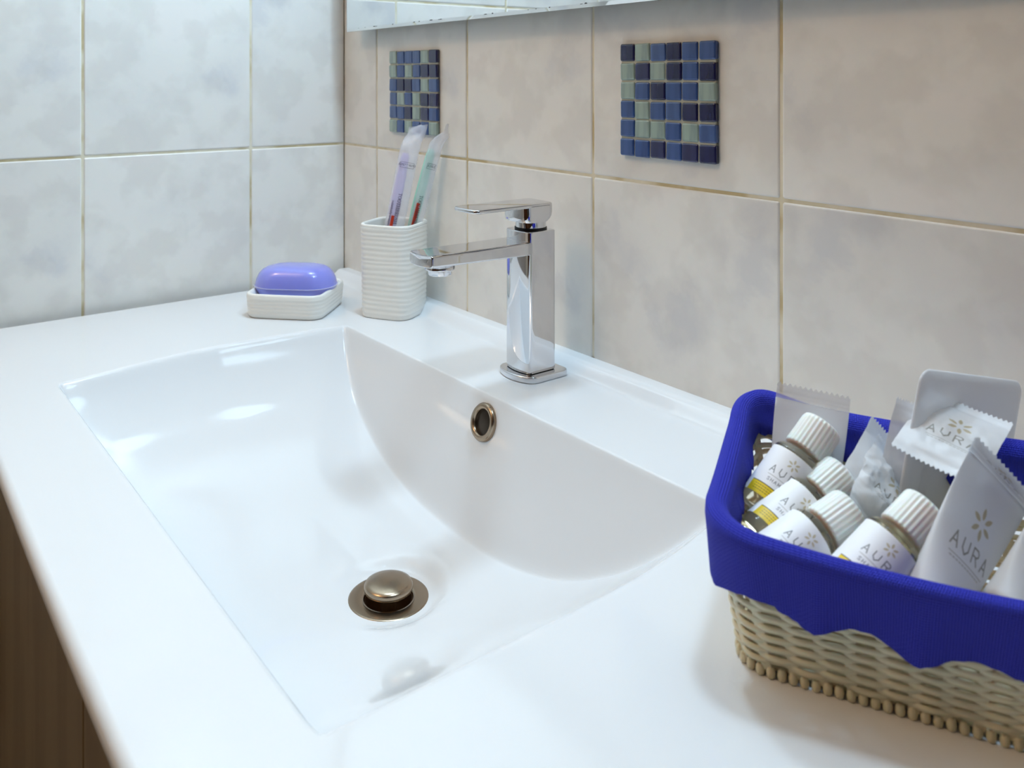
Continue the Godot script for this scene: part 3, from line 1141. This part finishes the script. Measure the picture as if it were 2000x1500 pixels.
func basket() -> void:
	var t := thing("wicker_basket", "cream woven plastic basket with a blue cloth lining, full of white toiletries", "basket", P(BC.x, BC.y, BC.z))
	t.basis = Basis(bu, Vector3.UP, bv).orthonormalized()
	var m := Mb.new()
	var n := 120
	var rings := []
	for k in [[0.002, -0.002], [0.0026, 0.0], [0.0052, 0.0], [0.0058, -0.002]]:
		var r := PackedVector3Array()
		for i in n:
			var p := basket_at(i / float(n), 0.0, k[1] - 0.001)
			p.y = k[0]
			r.append(p)
		rings.append(r)
	m.loft(rings)
	put("base", m.mesh(), M.cream, t)
	var stakes := 40
	# foot: a row of small beads
	m = Mb.new()
	for i in 100:
		var c := basket_at((i + 0.5) / 100.0, 0.0, 0.001)
		lathe(m, [[0.0010, 0.0], [0.0018, 0.0006], [0.0021, 0.0022], [0.0018, 0.0044], [0.0010, 0.0052]], 8, c)
	put("beaded_foot", m.mesh(), M.cream, t)
	for r in 20:
		m = Mb.new()
		var path := PackedVector3Array()
		var segs := stakes * 6
		for i in segs:
			var s := i / float(segs)
			var wv := sin(PI * s * stakes + PI * r)
			var y := 0.0072 + r * (rim_y(s) - 0.0195) / 19.0
			path.append(basket_at(s, y + 0.0006 * sin(TAU * s * 5 + r * 0.4), wv * 0.0012))
		tube(m, path, 0.0010, 0.00150, true, 6)
		put("weave_strand", m.mesh(), M.cream, t)
	for k in stakes:
		m = Mb.new()
		var path := PackedVector3Array()
		for j in 6:
			path.append(basket_at((k + 0.0) / stakes, 0.003 + (rim_y(k / float(stakes)) - 0.0155) * j / 5.0, 0.0))
		var q := per(0.18, 0.11, 0.02, k / float(stakes))
		var out := PackedVector3Array()
		var rgs := []
		var side := Vector3(-q.w, 0, q.z)
		var nr := Vector3(q.z, 0, q.w)
		for p in path:
			rgs.append(PackedVector3Array([p + side * 0.0022 + nr * 0.0006, p - side * 0.0022 + nr * 0.0006, p - side * 0.0022 - nr * 0.0006, p + side * 0.0022 - nr * 0.0006]))
		m.loft(rgs)
		put("stake", m.mesh(), M.cream, t)
	# cloth lining folded over the rim
	var nz := FastNoiseLite.new()
	nz.seed = 11
	nz.frequency = 14.0
	n = 280
	var prof := []
	for j in 34:
		prof.append(j)
	rings = []
	for i in n:
		var s := i / float(n)
		var ry := rim_y(s)
		var q := per(0.18, 0.11, 0.02, s)
		var pleat := nz.get_noise_2d(q.x * 3.0, q.y * 3.0)
		var hem := 0.030 + 0.0034 * sin(TAU * s * 13.0 + 1.0) + 0.003 * pleat
		var inner := 0.021 + 0.004 * nz.get_noise_2d(q.x * 20.0 + 3.0, q.y * 20.0)
		var r := PackedVector3Array()
		for pass_ in 2:
			# outer face down from the inside, then the other face back
			for jj in 17:
				var j := jj if pass_ == 0 else 16 - jj
				var f := j / 16.0
				var th := 0.0 if pass_ == 0 else 0.0011
				var y := 0.0
				var off := 0.0
				if f < 0.4:
					var k := f / 0.4
					y = lerpf(ry - inner, ry - 0.004, k)
					off = -0.0048 + th + 0.0012 * sin(k * 5.0 + s * 90.0) * (1 - k)
				elif f < 0.6:
					var a := (f - 0.4) / 0.2 * PI
					var rad := 0.0055 - th
					y = ry - 0.004 + rad * sin(a)
					off = 0.0008 - rad * cos(a)
				else:
					var k := (f - 0.6) / 0.4
					y = lerpf(ry - 0.004, ry - hem, k)
					off = 0.0063 - th + k * (0.0012 + 0.0022 * pleat + 0.0014 * sin(TAU * s * 13.0 + 1.0))
				r.append(basket_at(s, y, off))
		rings.append(r)
	rings.append(rings[0])
	m = Mb.new()
	m.loft(rings, false, false, 0, Rect2(0, 0, 1, 6))
	# swap so that u runs round the basket and v along the fold
	for i in m.uv.size():
		m.uv[i] = Vector2(m.uv[i].y / 6.0 * 3.0, m.uv[i].x * 3.0)
	put("blue_lining", m.mesh(), M.cloth, t)


# ---------------------------------------------------------------- toiletries in the basket

const PLACE := {
	"bottle_a": [Vector3(0.8057, 0.0477, 0.1898), Vector3(0.4139, -0.7254, -0.5500), Vector3(0.1366, 0.6468, -0.7503)],
	"bottle_b": [Vector3(0.8155, 0.0429, 0.2051), Vector3(0.2753, -0.8890, -0.3659), Vector3(0.2290, 0.4303, -0.8732)],
	"bottle_c": [Vector3(0.8278, 0.0395, 0.2236), Vector3(0.2349, -0.9205, -0.3122), Vector3(0.2795, 0.3716, -0.8853)],
	"bottle_d": [Vector3(0.8611, 0.0393, 0.2076), Vector3(0.3470, -0.8166, -0.4612), Vector3(0.2518, 0.5548, -0.7930)],
	"tube_a": [Vector3(0.8058, 0.0643, 0.1481), Vector3(0.8553, -0.0965, -0.5090), Vector3(-0.0836, 0.9439, -0.3194)],
	"tube_f": [Vector3(0.8923, 0.0637, 0.1561), Vector3(0.4101, -0.7314, -0.5449), Vector3(0.0767, 0.6230, -0.7784)],
	"tube_g": [Vector3(0.9125, 0.0557, 0.1293), Vector3(0.3555, -0.8064, -0.4725), Vector3(0.0855, 0.5315, -0.8427)],
	"sachet_b": [Vector3(0.8385, 0.0650, 0.1395), Vector3(0.3925, -0.7576, -0.5216), Vector3(-0.0371, 0.5536, -0.8320)],
	"sachet_c": [Vector3(0.8480, 0.0649, 0.1485), Vector3(0.3492, -0.8141, -0.4640), Vector3(-0.1709, 0.4315, -0.8858)],
	"sachet_d": [Vector3(0.8695, 0.0932, 0.1216), Vector3(0.9685, -0.1973, -0.1520), Vector3(-0.0717, 0.3639, -0.9287)],
	"pouch_e": [Vector3(0.8608, 0.0794, 0.0916), Vector3(0.1381, -0.2385, -0.9613), Vector3(0.0651, 0.9707, -0.2315)],
	"sachet_t": [Vector3(0.8520, 0.0797, 0.1299), Vector3(0.5659, -0.3379, -0.7520), Vector3(0.0613, 0.9269, -0.3703)],
}


func stand(called: String, key: String, label: String, category: String, group := "") -> Node3D:
	var k: Array = PLACE[key]
	var o: Vector3 = k[0]
	var x: Vector3 = k[1]
	var y: Vector3 = k[2]
	var t := thing(called, label, category, P(o.x, o.y, o.z), group)
	t.basis = Basis(x, y, x.cross(y)).orthonormalized()
	return t


func bottle(key: String, label: String, turn: float) -> void:
	var t := stand("shampoo_bottle", key, label, "bottle", "mini shampoo bottles in the basket")
	t.rotate_object_local(Vector3.UP, turn)
	var m := Mb.new()
	lathe(m, [[0.0105, 0.0], [0.0125, 0.0006], [0.0132, 0.0022], [0.0134, 0.005], [0.0134, 0.0345], [0.0131, 0.0365], [0.0116, 0.0386], [0.0095, 0.0396], [0.0085, 0.0400], [0.0085, 0.045]], 40)
	put("bottle_body", m.mesh(), M.liquid, t)
	m = Mb.new()
	var rows := []
	for j in 2:
		var r := PackedVector3Array()
		for i in 41:
			var a := PI / 2 - deg_to_rad(150) + deg_to_rad(300) * i / 40.0
			r.append(Vector3(0.01365 * cos(a), 0.0345 - 0.0275 * j, 0.01365 * sin(a)))
		r.reverse()
		rows.append(r)
	m.grid(rows, 0)
	put("paper_label", m.mesh(), M.bottle_label, t)
	m = Mb.new()
	lathe(m, [[0.0090, 0.0412, 1], [0.0104, 0.0414, 1], [0.0107, 0.0425, 1], [0.0106, 0.0575, 1], [0.0101, 0.0592, 1], [0.0090, 0.0598], [0.004, 0.0600]], 112, Vector3.ZERO, 0.0006, 28)
	put("ribbed_cap", m.mesh(), M.cap_plastic, t)


func pillow(w: float, h: float, th: float, seed_: int, crimp := 0.008, crumple := 0.0012, fold := 0.0) -> ArrayMesh:
	# a sealed sachet: two bulging faces and crimped, saw-toothed ends
	var nz := FastNoiseLite.new()
	nz.seed = seed_
	nz.frequency = 45.0
	var nx := 36
	var ny := 48
	var m := Mb.new()
	for side in 2:
		var rows := []
		for j in ny + 1:
			var y := (0.5 - j / float(ny)) * h
			var row := PackedVector3Array()
			for i in nx + 1:
				var x := (i / float(nx) - 0.5) * w
				var ey := clampf((h / 2 - crimp - absf(y)) / (h * 0.3), 0, 1)
				var ex := 1.0 - pow(absf(2 * x / w), 3)
				var z := th * 0.5 * sqrt(ey) * maxf(ex, 0) * (1 if side == 0 else -1)
				var cr := nz.get_noise_2d(x, y) * crumple * (0.4 + ey)
				var yy := y
				if j == 0 or j == ny:
					yy += (0.0010 if i % 2 else -0.0006) * signf(y)
				if ey <= 0:
					z += 0.00025 * sin(y * 5200.0) + 0.00012 * (1 if side == 0 else -1)
				z += cr + fold * pow(x / w * 2, 2) * 0.5
				row.append(Vector3(x, yy, z))
			rows.append(row)
		m.grid(rows, 1 if side == 1 else -1)
	return m.mesh()


func lotion_tube(t: Node3D, w: float, h: float, cap_r: float, body: Material, capm: Material, clear_end: bool) -> void:
	# round at the cap below, pressed flat into a crimp above; origin in the middle of its length
	var m := Mb.new()
	var rings := []
	var n := 48
	var crimp_h := 0.0075
	for j in 15:
		var f := j / 14.0
		var y := -h / 2 + f * (h - crimp_h)
		var k := sin(f * PI / 2)
		var r := PackedVector3Array()
		for i in n:
			var a := TAU * i / n
			r.append(Vector3(lerpf(cap_r, w / 2, k) * cos(a), y, lerpf(cap_r, 0.0006, k) * sin(a)))
		rings.append(r)
	m.loft(rings, true, true, 0)
	# planar coordinates for the print on its front
	for i in m.uv.size():
		m.uv[i] = Vector2(m.v[i].x / w + 0.5, 0.5 - m.v[i].y / h)
	put("tube_body", m.mesh(), body, t)
	m = Mb.new()
	for side in 2:
		var rows := []
		for j in 9:
			var y := h / 2 - crimp_h * j / 8.0
			var row := PackedVector3Array()
			for i in 29:
				var x := (i / 28.0 - 0.5) * w
				var yy := y + ((0.0012 if i % 2 else -0.0004) if j == 0 else 0.0)
				row.append(Vector3(x, yy, (0.0005 + 0.00025 * sin(j * 2.6)) * (1 if side == 0 else -1)))
			rows.append(row)
		m.grid(rows, 1 if side == 1 else -1)
	put("crimped_end", m.mesh(), M.film_thick if clear_end else body, t)
	m = Mb.new()
	lathe(m, [[cap_r * 0.75, -h / 2 - 0.014], [cap_r * 0.92, -h / 2 - 0.0135], [cap_r * 0.95, -h / 2 - 0.012], [cap_r * 0.95, -h / 2 - 0.0005], [cap_r * 0.9, -h / 2]], 40)
	put("tube_cap", m.mesh(), capm, t)


func toiletries() -> void:
	# printed faces
	var beige := Color(0.80, 0.76, 0.64)
	var grey := Color(0.62, 0.61, 0.58)
	var img := Image.create(256, 384, false, Image.FORMAT_RGB8)
	img.fill(Color(0.975, 0.98, 0.985))
	flower(img, Vector2(138, 150), 40, beige)
	write(img, "AURA", Vector2(62, 205), 34, 17, 4.0, grey)
	stroke(img, Vector2(66, 254), Vector2(200, 254), 2.0, grey.lightened(0.3))
	for k in 11:
		stroke(img, Vector2(72 + k * 11, 262), Vector2(78 + k * 11, 262), 3.0, grey.lightened(0.4))
	M.print = mat(Color.WHITE, 0.4)
	M.print.backlight_enabled = true
	M.print.backlight = Color(0.85, 0.85, 0.85)
	M.print.albedo_texture = texture(img)
	var lb := Image.create(640, 256, false, Image.FORMAT_RGB8)
	lb.fill(Color(0.955, 0.96, 0.965))
	flower(lb, Vector2(300, 52), 30, beige)
	write(lb, "AURA", Vector2(222, 96), 36, 22, 4.0, Color(0.5, 0.5, 0.5))
	stroke(lb, Vector2(225, 146), Vector2(385, 146), 2.0, grey)
	write(lb, "SHAMPOO", Vector2(236, 160), 15, 8, 2.4, Color(0.5, 0.5, 0.52))
	lb.fill_rect(Rect2i(170, 200, 260, 56), Color(0.90, 0.78, 0.08))
	lb.fill_rect(Rect2i(170, 198, 260, 4), Color(0.25, 0.2, 0.1))
	for k in 3:
		for i in 15:
			stroke(lb, Vector2(200 + i * 13, 214 + k * 12), Vector2(207 + i * 13, 214 + k * 12), 3.0, Color(0.45, 0.36, 0.08))
	for k in 9:
		lb.fill_rect(Rect2i(450, 40 + k * 22, 170, 5), Color(0.66, 0.63, 0.6))
	M.bottle_label = mat(Color.WHITE, 0.45)
	M.bottle_label.albedo_texture = texture(lb)
	M.bottle_label.cull_mode = BaseMaterial3D.CULL_DISABLED
	M.liquid = mat(Color(1.0, 0.97, 0.88, 0.04), 0.03)
	M.liquid.refraction_enabled = true
	M.liquid.refraction_scale = 0.035
	M.cap_plastic = mat(Color(0.92, 0.92, 0.90), 0.3)
	M.cap_plastic.subsurf_scatter_enabled = true
	M.cap_plastic.subsurf_scatter_strength = 0.4
	M.film_thick = mat(Color(0.95, 0.95, 0.97, 0.3), 0.2)
	M.film_thick.transparency = BaseMaterial3D.TRANSPARENCY_ALPHA

	bottle("bottle_a", "small clear bottle standing highest, in front of the tube in the basket's back corner", -0.38)
	bottle("bottle_b", "small clear bottle with a ribbed cap lying between two others, second from the back", -0.38)
	bottle("bottle_c", "small clear bottle with a ribbed cap nearest the left front corner of the blue lining", -0.38)
	bottle("bottle_d", "small clear bottle with ribbed cap at the basket front, beside the flower printed tube", -0.38)
	var a := stand("lotion_tube", "tube_a", "white tube with a clear saw-toothed crimp standing at the back left corner of the basket", "tube", "lotion tubes in the basket")
	lotion_tube(a, 0.0375, 0.075, 0.014, M.print, M.white_plastic, true)
	var f := stand("lotion_tube", "tube_f", "long white tube with a grey flower print leaning at the front right of the basket", "tube", "lotion tubes in the basket")
	lotion_tube(f, 0.039, 0.078, 0.0125, M.print, M.white_plastic, false)
	var g := stand("lotion_tube", "tube_g", "plain white tube at the right edge of the photograph, beside the flower printed tube", "tube", "lotion tubes in the basket")
	lotion_tube(g, 0.030, 0.07, 0.012, M.paper, M.white_plastic, false)
	var s := stand("soap_sachet", "sachet_b", "white sachet with a saw-toothed top behind the bottles in the middle of the basket", "sachet", "white sachets in the basket")
	put("sachet_face", pillow(0.034, 0.052, 0.008, 4), M.print, s)
	s = stand("soap_sachet", "sachet_c", "crumpled white sachet with a flower print just behind the wide ribbed cap", "sachet", "white sachets in the basket")
	put("sachet_face", pillow(0.032, 0.046, 0.012, 9, 0.006, 0.004), M.print, s)
	s = stand("soap_sachet", "sachet_d", "wide white printed sachet tilted back on top, in front of the frosted pouch", "sachet", "white sachets in the basket")
	put("sachet_face", pillow(0.040, 0.048, 0.007, 15, 0.005, 0.0013, 0.003), M.print, s)
	s = stand("soap_sachet", "sachet_t", "small frosted translucent sachet between the blue lining and the wide white sachet", "sachet", "white sachets in the basket")
	put("sachet_face", pillow(0.026, 0.05, 0.004, 22, 0.004, 0.001), M.frosted, s)

	var e := stand("frosted_pouch", "pouch_e", "frosted plastic pouch with rounded corners standing at the back right of the basket", "pouch")
	var m := Mb.new()
	var rings := []
	for k in [[0.006, -0.0022], [0.003, -0.0020], [0.0006, -0.0008], [0.0, 0.0], [0.0006, 0.0008], [0.003, 0.0020], [0.006, 0.0022]]:
		rings.append(flat_z(rr(0.090 - 2 * k[0], 0.071 - 2 * k[0], 0.007, 5), k[1]))
	m.loft(rings)
	put("pouch_shell", m.mesh(), M.frosted, e)
	put("folded_contents", pillow(0.064, 0.046, 0.003, 31, 0.004, 0.0012), M.paper, e, Vector3(0.0, -0.010, 0))
